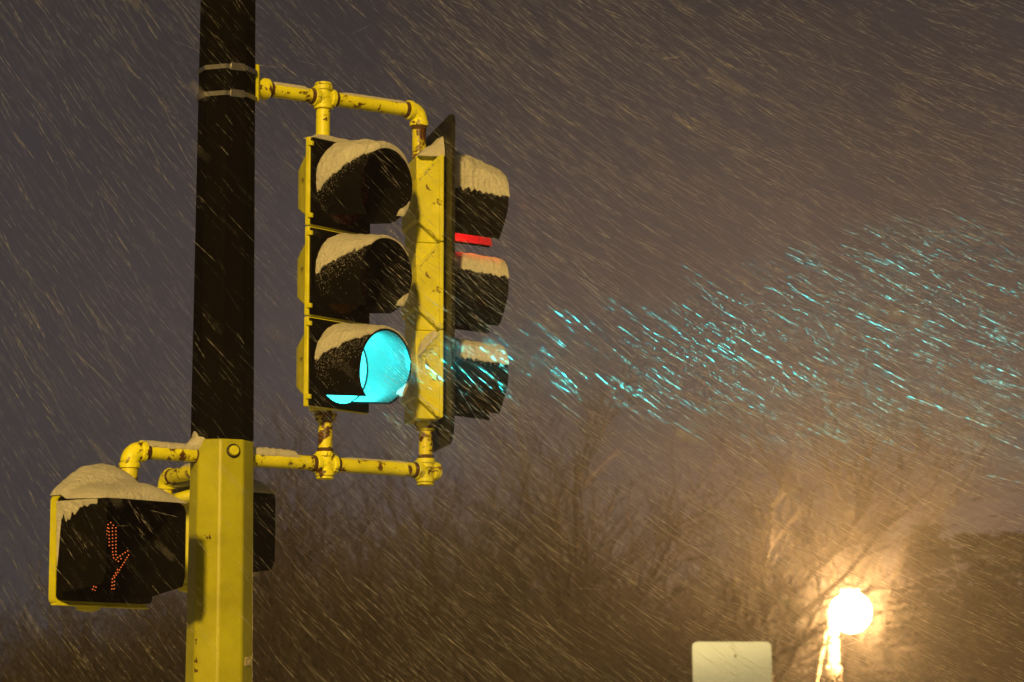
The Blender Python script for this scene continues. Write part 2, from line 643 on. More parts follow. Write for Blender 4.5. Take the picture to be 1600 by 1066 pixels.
# elbow at the arm's end
ce = arm_pt(0.895, ZU)
er = 0.042
pts = []
for k in range(9):
    a = R(90 * k / 8)
    pts.append(arm_pt(0.895 - er + er * math.sin(a), ZU - er + er * math.cos(a)))
mb = MB()
mb.sweep(pts, 0.0345, 22)
mb.lathe(arm_pt(0.838, ZU), arm_pt(0.9, ZU), [(0, 0.030), (0.001, 0.0395), (0.018, 0.0395), (0.022, 0.034)], 22)
mb.lathe(arm_pt(0.895, ZU - er + 0.004), arm_pt(0.895, ZU - 0.2), [(0, 0.034), (0.006, 0.0395), (0.024, 0.0395), (0.026, 0.03)], 22)
mb.build("elbow", M['rusty'], ua)
rings_on([(arm_pt(0.832, ZU), AD), (arm_pt(0.895, ZU - er - 0.026), UP)], ua)
S1_TOP, S2_TOP = 4.031, 4.023
mb = MB()
mb.tube(arm_pt(0.439, ZU - 0.03), arm_pt(0.439, S1_TOP - 0.05), PR)
mb.build("drop_pipe", M['rusty'], ua)
mb = MB()
mb.tube(arm_pt(0.895, ZU - 0.06), arm_pt(0.895, S2_TOP - 0.05), PR)
mb.build("drop_pipe", M['worn'], ua)
pipe_snow(arm_pt(0.20, ZU), arm_pt(0.36, ZU), PR, 0.9, 0.005, ua, seedv=1)
pipe_snow(arm_pt(0.52, ZU), arm_pt(0.83, ZU), PR, 0.8, 0.004, ua, seedv=2)
# lower arm
mb = MB()
mb.tube(arm_pt(0.105, ZL), arm_pt(0.43, ZL), PR)
mb.tube(arm_pt(0.50, ZL), arm_pt(0.90, ZL), PR)
la = mb.build("lower_arm", M['rusty'], pole)
cL1, cL2 = arm_pt(0.462, ZL), arm_pt(0.933, ZL)
cross_fitting("cross_fitting", cL1, [AD, -AD, UP, -UP], [-UP], la, M['rusty'])
cross_fitting("cross_fitting", cL2, [AD, -AD, UP, -UP], [AD, -UP], la, M['rusty'])
rings_on([(arm_pt(0.115, ZL), AD), (arm_pt(0.409, ZL), AD), (arm_pt(0.515, ZL), AD), (arm_pt(0.880, ZL), AD),
          (cL1 + UP * 0.053, UP), (cL2 + UP * 0.053, UP)], la)
S1_BOT, S2_BOT = 2.960, 2.952
for c, zt in ((cL1, S1_BOT), (cL2, S2_BOT)):
    mb = MB()
    base = c + UP * 0.03
    mb.tube(base, (c.x, c.y, zt + 0.05), PR)
    mb.lathe((c.x, c.y, zt - 0.036), (c.x, c.y, zt + 0.1), [(0, PR + 0.001), (0.003, 0.040), (0.018, 0.040), (0.022, 0.046), (0.034, 0.046), (0.036, 0.03)], 22)
    mb.build("riser_pipe", M['worn'], la)
pipe_snow(arm_pt(0.10, ZL), arm_pt(0.335, ZL), PR, 1.0, lambda t: 0.020 - 0.004 * t, la, seedv=3, ends=(0, 1))
pipe_snow(arm_pt(0.55, ZL), arm_pt(0.84, ZL), PR, 0.55, 0.0025, la, seedv=4)
# pedestrian arm towards the left
mb = MB()
mb.tube(arm_pt(-0.10, ZL + 0.003), arm_pt(-0.36, ZL + 0.003), PR)
pa = mb.build("pedestrian_arm", M['rusty'], pole)
pts = []
er = 0.045
for k in range(9):
    a = R(90 * k / 8)
    pts.append(arm_pt(-(0.396 - er + er * math.sin(a)), ZL + 0.003 - er + er * math.cos(a)))
mb = MB()
mb.sweep(pts, 0.036, 22)
mb.lathe(arm_pt(-0.334, ZL + 0.003), arm_pt(-0.5, ZL + 0.003), [(0, 0.03), (0.001, 0.041), (0.018, 0.041), (0.022, 0.035)], 22)
mb.lathe(arm_pt(-0.396, ZL - er + 0.004), arm_pt(-0.396, ZL - 0.3), [(0, 0.035), (0.006, 0.041), (0.022, 0.041), (0.025, 0.03)], 22)
mb.build("elbow", M['rusty'], pa)
rings_on([(arm_pt(-0.325, ZL + 0.003), AD), (arm_pt(-0.112, ZL + 0.003), AD), (arm_pt(-0.396, ZL - er - 0.028), UP), (arm_pt(-0.396, ZL - er - 0.062), UP)], pa)
mb = MB()
mb.tube(arm_pt(-0.396, ZL - 0.05), arm_pt(-0.400, 2.50), PR + 0.004)
mb.build("drop_pipe", M['worn'], pa)
pipe_snow(arm_pt(-0.095, ZL + 0.003), arm_pt(-0.365, ZL + 0.003), PR + 0.001, 1.0,
          lambda t: 0.008 + 0.070 * (1 - smooth01(t / 0.30)) ** 2 + 0.006 * t, pa, seedv=5, ends=(0, 1), n=50)
# pedestrian arm behind the pole
AH2 = R(-30.0)
AD2 = Vector((math.sin(AH2), math.cos(AH2), 0))
mb = MB()
z2 = 2.722
mb.tube(AD2 * 0.10 + UP * z2, AD2 * 0.50 + UP * z2, PR)
pb = mb.build("pedestrian_arm", M['rusty'], pole)
mb = MB()
pts = []
for k in range(9):
    a = R(90 * k / 8)
    pts.append(AD2 * (0.53 - er + er * math.sin(a)) + UP * (z2 - er + er * math.cos(a)))
mb.sweep(pts, 0.036, 22)
mb.build("elbow", M['rusty'], pb)
rings_on([(AD2 * 0.475 + UP * z2, AD2)], pb)
mb = MB()
mb.tube(AD2 * 0.53 + UP * (z2 - er), AD2 * 0.53 + UP * 2.58, PR)
mb.build("drop_pipe", M['worn'], pb)


# ------------------------------------------------------------------ traffic signals (front = local +X, near side = local -Y)
SEC = 0.357
VR = 0.153
ZC = 0.1765
VT = 0.026          # visors droop this much from root to mouth


def zc(x, x0):
    return ZC - VT * (x - x0) / 0.236


def section_body():
    mb = MB()
    mb.box(0.069, 0.091, -0.178, 0.178, 0.002, SEC - 0.002)
    # tapered back of the casting
    rings = []
    for x, hy, z0, z1 in ((0.070, 0.165, 0.008, SEC - 0.010), (0.046, 0.143, 0.045, SEC - 0.050), (-0.010, 0.112, 0.072, SEC - 0.080), (-0.052, 0.088, 0.094, SEC - 0.104), (-0.070, 0.060, 0.118, SEC - 0.128)):
        rings.append([(x, -hy, z0), (x, hy, z0), (x, hy, z1), (x, -hy, z1)])
    mb.ring_loft(rings)
    # hub column through which the pipe passes
    mb.lathe((0, 0, 0.004), (0, 0, SEC), [(0, 0.048), (SEC - 0.008, 0.048)], 16)
    return mb


def section_back2():
    """deeper casting with shoulders, as on the right-hand signal"""
    mb = MB()
    mb.box(0.040, 0.0565, -0.158, 0.158, 0.002, SEC - 0.002)
    mb.box(-0.050, 0.042, -0.116, 0.116, 0.0, SEC - 0.001)
    rings = []
    for x, hy, z0, z1 in ((0.041, 0.154, 0.006, SEC - 0.006), (0.030, 0.154, 0.008, SEC - 0.010), (-0.052, 0.150, 0.082, SEC - 0.100), (-0.060, 0.132, 0.090, SEC - 0.108)):
        rings.append([(x, -hy, z0), (x, hy, z0), (x, hy, z1), (x, -hy, z1)])
    mb.ring_loft(rings)
    return mb


def visor_mesh(x0, L, gap=36.0, gap_far=22.0, tilt=0.012, th=0.0025):
    """tunnel visor with an open slot at the bottom"""
    nA, nX = 44, 7
    outer, inner = [], []
    for i in range(nX):
        t = i / (nX - 1)
        for j in range(nA):
            a = R(-(180 - gap) + (360 - gap - gap_far) * j / (nA - 1))
            x = x0 + t * (L + tilt * math.cos(a) - 0.02 * max(0.0, -math.cos(a)) )
            k = 1.0 - 0.02 * t
            for lst, rr_ in ((outer, VR * k), (inner, VR * k - th)):
                lst.append((x, rr_ * math.sin(a), zc(x, x0) + rr_ * math.cos(a)))
    return shell(outer, inner, nX, nA)


def visor_snow(x0, L, near, far, thick, seedv, nx=84, nt=56):
    """near/far: functions t -> how many degrees down each side the snow reaches"""
    top, bot = [], []
    for i in range(nx):
        t = i / (nx - 1)
        x = x0 + 0.003 + t * (L + 0.004)
        rag = 7.0 * nz(t * 8, seedv) + 5.0 * nz(t * 21, seedv + 9) + 2.0 * nz(t * 55, seedv)
        an, af = near(t), far(t)
        for j in range(nt):
            q = j / (nt - 1)
            deg = an + (-af - an) * q + rag * (1 - q) ** 7
            # fullness: rounded over the top, thin and crumbly at the lower edges
            e = min(1.0, q / 0.22) if q < 0.5 else min(1.0, (1 - q) / 0.25)
            e = smooth01(e)
            ends = smooth01(min(1.0, (t + 0.05) / 0.12)) * smooth01(min(1.0, (1 - t + 0.05) / 0.12))
            lay = max(0.30, math.cos(R(deg)) ** 0.7 if abs(deg) < 89 else 0.30)
            h = thick(t) * e * lay * (0.35 + 0.65 * ends)
            h *= 1 + 0.22 * nz(x * 22, deg * 0.05, seedv)
            h += 0.0020 * (1 - e) * (0.8 + nz(x * 150, deg * 0.4, seedv)) + 0.0022 * nz(x * 90, deg * 0.22, seedv + 3) + 0.0022
            h += 0.0035 * nz(x * 48, deg * 0.11, seedv + 5) * e + 0.0016 * nz(x * 190, deg * 0.5, seedv + 8)
            h = max(h, 0.0012)
            rr_ = VR + h
            a = R(deg)
            top.append((x, -rr_ * math.sin(a), zc(x, x0) + rr_ * math.cos(a)))
            bot.append((x, -(VR - 0.001) * math.sin(a), zc(x, x0) + (VR - 0.001) * math.cos(a)))
    return shell(top, bot, nx, nt)


def crumbs(mb, pts):
    for (x, y, z), r in pts:
        vs_ = [(x + r * a, y + r * b, z + r * c) for a, b, c in ((1, 0, 0), (-1, 0, 0), (0, 1, 0), (0, -1, 0), (0, 0, 0.8), (0, 0, -0.8))]
        mb.add(vs_, [(0, 2, 4), (2, 1, 4), (1, 3, 4), (3, 0, 4), (2, 0, 5), (1, 2, 5), (3, 1, 5), (0, 3, 5)])


def lens_mesh(x0):
    mb = MB()
    rings = []
    n = 32
    for dx, rr_ in ((0.0, 0.1495), (0.004, 0.1495), (0.007, 0.125), (0.010, 0.09), (0.012, 0.045), (0.0125, 0.004)):
        rings.append([(x0 + dx, rr_ * math.cos(2 * math.pi * i / n), ZC + rr_ * math.sin(2 * math.pi * i / n)) for i in range(n)])
    mb.ring_loft(rings)
    return mb


def lamp_glow(parent, x, z, colour, power, spot_power, beam=0.0):
    ld = bpy.data.lights.new("lens_light", 'AREA')
    ld.shape = 'DISK'
    ld.size = 0.29
    ld.energy = power
    ld.color = colour
    o = bpy.data.objects.new("lens_light", ld)
    sc.collection.objects.link(o)
    o.parent = parent
    o.location = (x, 0, z)
    o.rotation_euler = (0, R(-90), 0)       # area lights shine along -Z: turn that to +X
    sd = bpy.data.lights.new("lens_beam", 'SPOT')
    sd.energy = spot_power
    sd.color = (colour[0] if colour[0] > 0.5 else 0.0, colour[1], colour[2])
    sd.spot_size = R(29)
    sd.spot_blend = 1.0
    sd.shadow_soft_size = 0.05
    s = bpy.data.objects.new("lens_beam", sd)
    sc.collection.objects.link(s)
    s.parent = parent
    s.location = (x, 0, z)
    s.rotation_euler = Vector((math.cos(R(beam)), math.sin(R(beam)), -0.012)).to_track_quat('-Z', 'Y').to_euler()


LV = 0.236
# --- signal 1: three sections, green lit, facing right and towards the street
s1 = tag(empty("traffic_signal", (PX + AD.x * 0.441, PY + AD.y * 0.441, S1_BOT), R(90 - 129)),
         "yellow three-lens traffic signal beside the pole with its green light on", "traffic light", "traffic lights on the pole")
specs1 = [(2, 'off_red', None), (1, 'off_amber', None), (0, 'green_lens', 'green')]
for k, lm, lit in specs1:
    sec = section_body().build("signal_section", M['housing'], s1, bevel=0.004, loc=(0, 0, k * SEC))
    if lit:
        sec["label"] = "bottom section with glowing green lens"
    mb = MB()
    mb.box(0.0915, 0.101, -0.172, 0.172, 0.006, SEC - 0.008)
    rings = [[(x, r_ * math.cos(2 * math.pi * i / 36), ZC + r_ * math.sin(2 * math.pi * i / 36)) for i in range(36)] for x, r_ in ((0.100, 0.159), (0.106, 0.158), (0.106, 0.148))]
    mb.ring_loft(rings, False, False)
    mb.build("door", M['door'], sec, bevel=0.002)
    # hinge and latch lugs
    for zz in (0.03, SEC - 0.04):
        mb = MB()
        mb.box(0.088, 0.108, -0.184, -0.170, zz, zz + 0.018)
        mb.build("hinge", M['yellow'], sec, bevel=0.002)
    lens_mesh(0.103).build("lens", M[lm], sec)
    visor_mesh(0.106, LV).build("visor", M['black'], sec, smooth=60)
    if k == 2:
        sn = visor_snow(0.106, LV, lambda t: 106 - 74 * t, lambda t: 55, lambda t: 0.022 + 0.008 * math.sin(t * 3.1), 11)
    elif k == 1:
        sn = visor_snow(0.106, LV, lambda t: 92 - 50 * t, lambda t: 50, lambda t: 0.013 - 0.006 * t, 12)
    else:
        sn = visor_snow(0.106, LV, lambda t: 86 - 50 * t, lambda t: 50, lambda t: 0.014 - 0.007 * t, 13)
    pts = []
    rnd = random.Random(100 + k)
    for q in range(420 if k < 2 else 220):
        t = rnd.random()
        base_a = (106 - 74 * t) if k == 2 else (89 - 48 * t)
        a = R(base_a + abs(rnd.gauss(0, 9 if k == 2 else 17)))
        r_ = VR + 0.001
        pts.append(((0.108 + t * LV, -r_ * math.sin(a), ZC - VT * t + r_ * math.cos(a)), rnd.uniform(0.0008, 0.0026)))
    crumbs(sn, pts)
    sn.build("snow_cap", M['snow'], sec, smooth=70)
    # snow lying in the far lower lip of the visor
    top, bot = [], []
    for i in range(16):
        for j in range(9):
            x = 0.106 + LV * (0.80 + 0.17 * i / 15)
            a = R(180 - 46 - (26 + 8 * nz(i * 0.3, k)) * (0.4 + 0.6 * i / 15) * j / 8)
            e = math.sin(math.pi * j / 8) ** 0.6 * smooth01(i / 5 + 0.1)
            rr_ = VR * 0.982 - 0.0028 - 0.012 * e
            rb = VR * 0.982 - 0.0010
            top.append((x, rr_ * math.sin(a), zc(x, 0.106) + rr_ * math.cos(a)))
            bot.append((x, rb * math.sin(a), zc(x, 0.106) + rb * math.cos(a)))
    shell(top, bot, 16, 9).build("visor_snow", M['snow'], sec, smooth=70)
    if lit:
        lin = visor_mesh(0.108, LV - 0.006)  # glossy liner added in the lit visor to reflect the lens glow
        lin.v = [(x, y * 0.972, (z - zc(x, 0.108)) * 0.972 + zc(x, 0.108)) for x, y, z in lin.v]
        lin.build("added_visor_liner", M['added_liner'], sec, smooth=60)
        lamp_glow(s1, 0.1175, k * SEC + ZC, CYAN, 6.0, 6500.0, 21.0)
# snow on the roof of the signal
top, bot = [], []
for i in range(18):
    for j in range(26):
        x = 0.052 + 0.056 * i / 17
        y = -0.172 + 0.344 * j / 25
        e = smooth01(min(i, 17 - i) / 4) * smooth01(min(j, 25 - j) / 5)
        top.append((x, y, 3 * SEC - 0.003 + 0.022 * e * (1 + 0.3 * nz(x * 20, y * 15))))
        bot.append((x, y, 3 * SEC - 0.006))
shell(top, bot, 18, 26).build("roof_snow", M['snow'], s1, smooth=70)

# --- signal 2: seen from behind, red lit, black backplate
s2 = tag(empty("traffic_signal", (PX + AD.x * 0.914, PY + AD.y * 0.914, S2_BOT), R(90 - 77)),
         "yellow traffic signal with black backplate, facing away with its red light on", "traffic light", "traffic lights on the pole")
for k, lm, lit in ((2, 'red_lens', 'red'), (1, 'off_amber', None), (0, 'off_green', None)):
    sec = section_back2().build("signal_section", M['housing'], s2, bevel=0.004, loc=(0, 0, k * SEC))
    if lit:
        sec["label"] = "top section with glowing red lens"
    mb = MB()
    mb.box(0.0715, 0.083, -0.170, 0.170, 0.006, SEC - 0.008)
    mb.build("door", M['door'], sec, bevel=0.002)
    lens_mesh(0.082).build("lens", M[lm], sec)
    visor_mesh(0.083, LV + 0.004, 36.0, 30.0, 0.010).build("visor", M['black'], sec, smooth=60)
    if k == 2:
        sn = visor_snow(0.083, LV + 0.004, lambda t: 68 + 6 * t, lambda t: 55, lambda t: 0.080 - 0.062 * t ** 1.3, 21)
    else:
        sn = visor_snow(0.083, LV + 0.004, lambda t: 58 + 3 * t, lambda t: 55, lambda t: 0.016, 22 + k)
    pts = []
    rnd = random.Random(200 + k)
    for q in range(120):
        t = rnd.random()
        a = R((68 if k == 2 else 57) + abs(rnd.gauss(0, 5)))
        r_ = VR + 0.001
        pts.append(((0.087 + t * LV, -r_ * math.sin(a), ZC - VT * t + r_ * math.cos(a)), rnd.uniform(0.0008, 0.003)))
    crumbs(sn, pts)
    sn.build("snow_cap", M['snow'], sec, smooth=70)
    if lit:
        top, bot = [], []
        for i in range(30):
            for j in range(9):
                x = 0.086 + LV * (0.02 + 0.93 * i / 29)
                a = R(180 - 35.5 - (30 + 10 * nz(i * 0.3, 9)) * j / 8)
                e = math.sin(math.pi * (j + 0.4) / 8.8) ** 0.6
                rr_ = VR * 0.982 - 0.0030 - 0.006 * e * (1 + 0.6 * nz(i * 0.5, j * 0.5))
                rb = VR * 0.980 - 0.0015
                top.append((x, rr_ * math.sin(a), zc(x, 0.083) + rr_ * math.cos(a)))
                bot.append((x, rb * math.sin(a), zc(x, 0.083) + rb * math.cos(a)))
        shell(top, bot, 30, 9).build("visor_snow", M['snow'], sec, smooth=70)
        lamp_glow(s2, 0.098, k * SEC + ZC, RED, 1.3, 20.0)
    # snow and rime caught on the shoulder of each casting
    top, bot = [], []
    amp = (0.042, 0.012, 0.010)[k]
    for i in range(24):
        q = i / 23
        x = 0.040 - 0.088 * q
        z = SEC - 0.008 - 0.094 * q
        for j in range(12):
            y = -0.157 + 0.045 * j / 11
            e = smooth01((min(i + 0.4, 23.4 - i)) / 5) * (0.30 + 0.70 * smooth01(j / 6))
            top.append((x, y, z - 0.002 + amp * e * (0.55 + 0.9 * q * (1 - q)) * (1 + 0.5 * nz(x * 45, y * 60, k))))
            bot.append((x, y, z - 0.010))
    sh = shell(top, bot, 24, 12) if k == 0 else MB()
    rnd = random.Random(300 + k)
    pts = []
    for q in range((420, 60, 60)[k]):
        t = rnd.random()
        x = 0.034 - 0.080 * t
        pts.append(((x, -0.1545, SEC - 0.012 - 0.094 * t - abs(rnd.gauss(0, 0.045 if k == 0 else 0.012)) * (1 - 0.5 * t)), rnd.uniform(0.0007, 0.0024)))
    crumbs(sh, pts)
    sh.build("shoulder_snow", M['snow'], sec, smooth=70)
# drift on the roof against the backplate
top, bot = [], []
for i in range(20):
    for j in range(26):
        q = i / 19
        x = -0.046 + 0.106 * q
        y = -0.150 + 0.300 * j / 25
        e = smooth01(min(j + 0.6, 25.6 - j) / 4)
        top.append((x, y, 3 * SEC - 0.004 + (0.004 + 0.082 * q ** 0.9) * (0.25 + 0.75 * e) * (1 + 0.22 * nz(x * 25, y * 20)) ))
        bot.append((x, y, 3 * SEC - 0.008))
shell(top, bot, 20, 26).build("roof_snow", M['snow'], s2, smooth=70)
# backplate: one sheet with rounded corners and a rolled rim
W2, H2 = 0.61, 3 * SEC + 0.255
out = rrect(W2, H2, 0.05, 8, 0, 3 * SEC / 2 + 0.016, 0.085)
mb = MB()
rings = [[(x, y * s_, (z - 3 * SEC / 2) * s_ + 3 * SEC / 2) for y, z in out] for x, s_ in ((0.0630, 0.985), (0.0575, 1.0), (0.0710, 1.0), (0.0695, 0.985))]
mb.ring_loft(rings)
mb.build("backplate", M['plate'], s2, smooth=30)

# ------------------------------------------------------------------ pedestrian signals
PW = 0.42


def ped_signal(name, loc, rz, label, lit, bk=0.5):
    root = tag(empty(name, loc, rz), label, "pedestrian signal", "pedestrian signals on the pole")
    PH = 0.40
    mb = MB()
    ol = rrect(PW, PH, 0.022, 4, 0, PH / 2)
    il = rrect(PW - 0.05, PH - 0.05, 0.03, 4, 0, PH / 2)
    mb.ring_loft([[(-0.090, y * bk, (z - PH / 2) * 0.93 + PH / 2) for y, z in il], [(-0.078, y * bk * 1.06, (z - PH / 2) * 0.97 + PH / 2) for y, z in il], [(0.022, y, z) for y, z in ol], [(0.060, y, z) for y, z in ol]])
    h = mb.build("housing", M['yellow'], root, smooth=30)
    mb = MB()
    mb.box(0.040, 0.068, -PW / 2 - 0.003, PW / 2 + 0.003, -0.005, 0.003)
    mb.build("drip_lip", M['yellow'], h, bevel=0.002)
    mb = MB()
    mb.lathe((0.005, -0.02, -0.020), (0.005, -0.02, 0.01), [(0, 0.02), (0.008, 0.045), (0.03, 0.05)], 18)
    mb.build("bottom_boss", M['yellow'], h)
    # black door frame
    mb = MB()
    fo = rrect(PW - 0.010, PH - 0.018, 0.020, 6, 0, PH / 2 + 0.004)
    fi = rrect(PW - 0.050, PH - 0.085, 0.016, 6, 0, PH / 2 + 0.010)
    mb.ring_loft([[(0.0605, y, z) for y, z in fo], [(0.098, y, z) for y, z in fo], [(0.100, y * .99, z) for y, z in fo], [(0.100, y, z) for y, z in fi], [(0.082, y, z) for y, z in fi]], True, False)
    dr = mb.build("door_frame", M['door'], root, smooth=40)
    mb = MB()
    mb.ring_loft([[(0.080, y, z) for y, z in fi], [(0.0835, y, z) for y, z in fi]])
    mb.build("face_panel", M['face'], root, smooth=0)
    # hood: top and two sides, cut away at the bottom, tapering a little to the front
    n = 7
    L = 0.215
    prof0, prof1 = [], []
    zt = PH - 0.018
    def hood(yl, yr, ztop, rad, zl):
        pts = [(yl, zl)]
        for k in range(6):
            a = R(180 - 90 * k / 5)
            pts.append((yl + rad + rad * math.cos(a), ztop - rad + rad * math.sin(a)))
        for k in range(6):
            a = R(90 - 90 * k / 5)
            pts.append((yr - rad + rad * math.cos(a), ztop - rad + rad * math.sin(a)))
        pts.append((yr, zl))
        return pts
    top, bot = [], []
    m_ = len(hood(0, 1, 1, 0.1, 0))
    for i in range(n):
        t = (0, 0.2, 0.4, 0.6, 0.8, 0.93, 1.0)[i]
        zl = 0.040 + 0.030 * t + (0.035 if i == n - 1 else 0.0)
        yl = -PW / 2 + 0.008 + 0.030 * t
        yr = PW / 2 - 0.008 - 0.012 * t
        A = hood(yl, yr, zt - 0.006 * t, 0.040, zl)
        B = hood(yl + 0.003, yr - 0.003, zt - 0.006 * t - 0.003, 0.037, zl)
        top += [(0.0995 + L * t, y, z) for y, z in A]
        bot += [(0.0995 + L * t, y, z) for y, z in B]
    shell(top, bot, n, m_).build("visor", M['black'], root, smooth=40)
    # snow drift on the roof and the hood
    NX, NY = 40, 44
    top, bot = [], []
    for i in range(NX):
        t = i / (NX - 1)
        x = -0.085 + (0.0995 + L + 0.085) * t
        front = smooth01((x - 0.07) / 0.05)
        for j in range(NY):
            q = j / (NY - 1)
            yl = -PW / 2 + 0.004 + 0.030 * smooth01((x - 0.1) / L)
            yr = PW / 2 - 0.004 - 0.012 * smooth01((x - 0.1) / L)
            nar = 0.56 + 0.44 * smooth01((x + 0.08) / 0.10)
            yl, yr = yl * nar, yr * nar
            y = yl + (yr - yl) * q
            e = (1 - abs(2 * q - 1) ** 2.4) ** 0.72 * (1 - max(0.0, t) ** 7) ** 0.6 * smooth01(min(1, (t + 0.02) / 0.2)) ** 0.5
            base = PH + 0.001 + (zt - PH) * front - 0.006 * smooth01((x - 0.1) / L)
            hgt = (0.066 if lit else 0.085) * e * (1 + 0.25 * nz(x * 7, y * 7, 2.2)) + (0.005 * nz(x * 45, y * 45) + 0.0025 * nz(x * 130, y * 130)) * e
            if lit:   # drift piled against the pipe
                dpy = math.hypot((y - 0.10) / 0.20, (x - 0.0) / 0.10)
                hgt += 0.075 * e * math.exp(-dpy * dpy)
            top.append((x, y, base + hgt + 0.002))
            bot.append((x, y, base - 0.002))
    shell(top, bot, NX, NY).build("snow_cap", M['snow'], root, smooth=70)
    if lit:
        # snow plastered down the near side of the hood
        top, bot = [], []
        for i in range(30):
            t = i / 29
            x = 0.064 + 0.20 * t
            dep = (0.075 - 0.055 * smooth01(t * 1.1)) * (1 + 0.5 * nz(i * 0.6, 4.4))
            if t < 0.10:
                dep += 0.20 * (1 - t / 0.10)
            for j in range(10):
                q = j / 9
                yl = -PW / 2 + 0.008 + 0.030 * smooth01((x - 0.0995) / L)
                z = zt - 0.008 - dep * q
                th = (0.010 * (1 - q) ** 0.7 + 0.002) * (1 + 0.5 * nz(x * 50, z * 50, 7))
                top.append((x, yl - th, z))
                bot.append((x, yl + 0.001, z))
        sd = shell(top, bot, 30, 10)
        rnd = random.Random(5)
        pts = []
        for q in range(130):
            t = rnd.random() ** 1.4
            pts.append(((0.064 + 0.2 * t, -PW / 2 + 0.006 + 0.028 * t, zt - 0.05 - abs(rnd.gauss(0, 0.05)) * (1 - 0.6 * t) - 0.02 * (1 - t)), rnd.uniform(0.0008, 0.0024)))
        crumbs(sd, pts)
        sd.build("side_snow", M['snow'], root, smooth=70)
        # raised-hand symbol in orange LEDs
        poly = [(-0.034, 0.092), (-0.034, 0.104), (-0.105, 0.150), (-0.112, 0.185), (-0.108, 0.245), (-0.086, 0.250), (-0.082, 0.205),
                (-0.078, 0.285), (-0.052, 0.290), (-0.048, 0.215), (-0.040, 0.305), (-0.012, 0.308), (-0.008, 0.215),
                (0.006, 0.300), (0.018, 0.308), (0.042, 0.290), (0.044, 0.190), (0.052, 0.180), (0.098, 0.207), (0.102, 0.192), (0.062, 0.135), (0.040, 0.105), (0.038, 0.050)]
        mb = MB()
        def dots(poly, step):
            for (y0, z0), (y1, z1) in zip(poly[:-1], poly[1:]):
                L_ = math.hypot(y1 - y0, z1 - z0)
                k = max(1, int(L_ / step))
                for i in range(k):
                    t = i / k
                    yy, zz = y0 + (y1 - y0) * t, z0 + (z1 - z0) * t
                    mb.lathe((0.0830, yy, zz), (0.0865, yy, zz), [(0, 0.0026), (0.0022, 0.0023), (0.0036, 0.0008)], 6)
        dots(poly, 0.0112)
        dots([(0.026, 0.288), (0.029, 0.200), (0.034, 0.178), (0.056, 0.166), (0.080, 0.186)], 0.0112)
        dots([(0.052, 0.135), (0.030, 0.100), (0.028, 0.050)], 0.0112)
        dots([(-0.048, 0.054), (-0.034, 0.092)], 0.0112)
        dots([(-0.058, 0.058), (-0.046, 0.090)], 0.0112)
        dots([(0.010, 0.286), (0.014, 0.210)], 0.0112)
        hd = mb.build("led_hand", M['led'], root, smooth=0)
        tag(hd, "glowing orange raised hand of small lights", kind="stuff")
    return root


ped_signal("pedestrian_signal", (-1.558, 11.10, 2.166), R(44 - 90), "pedestrian signal left of the pole showing an orange hand under deep snow", True)
ped_signal("pedestrian_signal", (-1.300, 11.99, 2.285), R(90 - 71), "pedestrian signal behind the pole, its black hood showing on the right", False, 0.85)

# ------------------------------------------------------------------ road sign seen from behind
sg = tag(empty("road_sign", (2.05, 28.0, 0.02)), "plain grey back of a road sign at the bottom edge beside the lamp", "sign")
mb = MB()
ol = rrect(0.74, 0.74, 0.045, 6)
top_, ringsF = [], []
NS = 24
tp, bt = [], []
for i in range(NS):
    for j in range(NS):
        u = -0.37 + 0.74 * i / (NS - 1)
        v = -0.37 + 0.74 * j / (NS - 1)
        # pull the corners in to a radius
        r_ = 0.045
        cu, cv = abs(u) - (0.37 - r_), abs(v) - (0.37 - r_)
        if cu > 0 and cv > 0:
            l_ = max(cu, cv) / math.hypot(cu, cv)
            u = math.copysign(0.37 - r_ + cu * l_, u)
            v = math.copysign(0.37 - r_ + cv * l_, v)
        bow = 0.030 * (1 - (v / 0.37) ** 2) + 0.01 * (u / 0.37) * (v / 0.37)
        tp.append((u, -bow, 2.31 + v))
        bt.append((u, -bow + 0.003, 2.31 + v))
shell(tp, bt, NS, NS).build("panel", M['alu'], sg, smooth=60)
for bz in (2.55, 2.10):
    mb = MB()
    mb.lathe((0.03, -0.010, bz), (0.03, -0.05, bz), [(0, 0.012), (0.030, 0.012), (0.036, 0.006)], 10)
    mb.build("bolt", M['lamp_metal'], sg)
mb = MB()
mb.box(-0.03, 0.03, 0.01, 0.05, 0, 2.6)
mb.build("post", M['lamp_metal'], sg, bevel=0.005)
sg.rotation_euler = (0, 0, R(3))

# ------------------------------------------------------------------ street lamp
LX, LY, LZ = 6.11, 54.0, 4.25
sl = tag(empty("street_lamp", (5.78, LY, -0.05)), "glowing street lamp on a short post at bottom right, haloed by snow", "street lamp")
mb = MB()
mb.lathe((0, 0, -0.6), (0, 0, 4.6), [(0, 0.19), (1.0, 0.17), (1.05, 0.12), (3.62, 0.11), (3.67, 0.16), (3.9, 0.16), (3.95, 0.11), (4.95, 0.10), (5.0, 0.02)], 16)
mb.build("post", M['lamp_metal'], sl)
mb = MB()
mb.sweep([(0, 0, 4.25), (0.08, 0, 4.42), (0.2, 0, 4.56), (0.33, 0, 4.60)], 0.03, 10)
mb.build("arm", M['lamp_metal'], sl)
mb = MB()
mb.lathe((0.33, 0, 4.75), (0.33, 0, 4.4), [(0, 0.03), (0.03, 0.12), (0.05, 0.18), (0.06, 0.19), (0.07, 0.05)], 24)
mb.build("cap", M['lamp_metal'], sl)
mb = MB()
rings = []
for k in range(12):
    a = R(8 + 172 * k / 11)
    rings.append([(0.33 + 0.37 * math.sin(a) * math.cos(2 * math.pi * i / 24), 0.37 * math.sin(a) * math.sin(2 * math.pi * i / 24), 4.30 + 0.37 * math.cos(a)) for i in range(24)])
mb.ring_loft(rings)
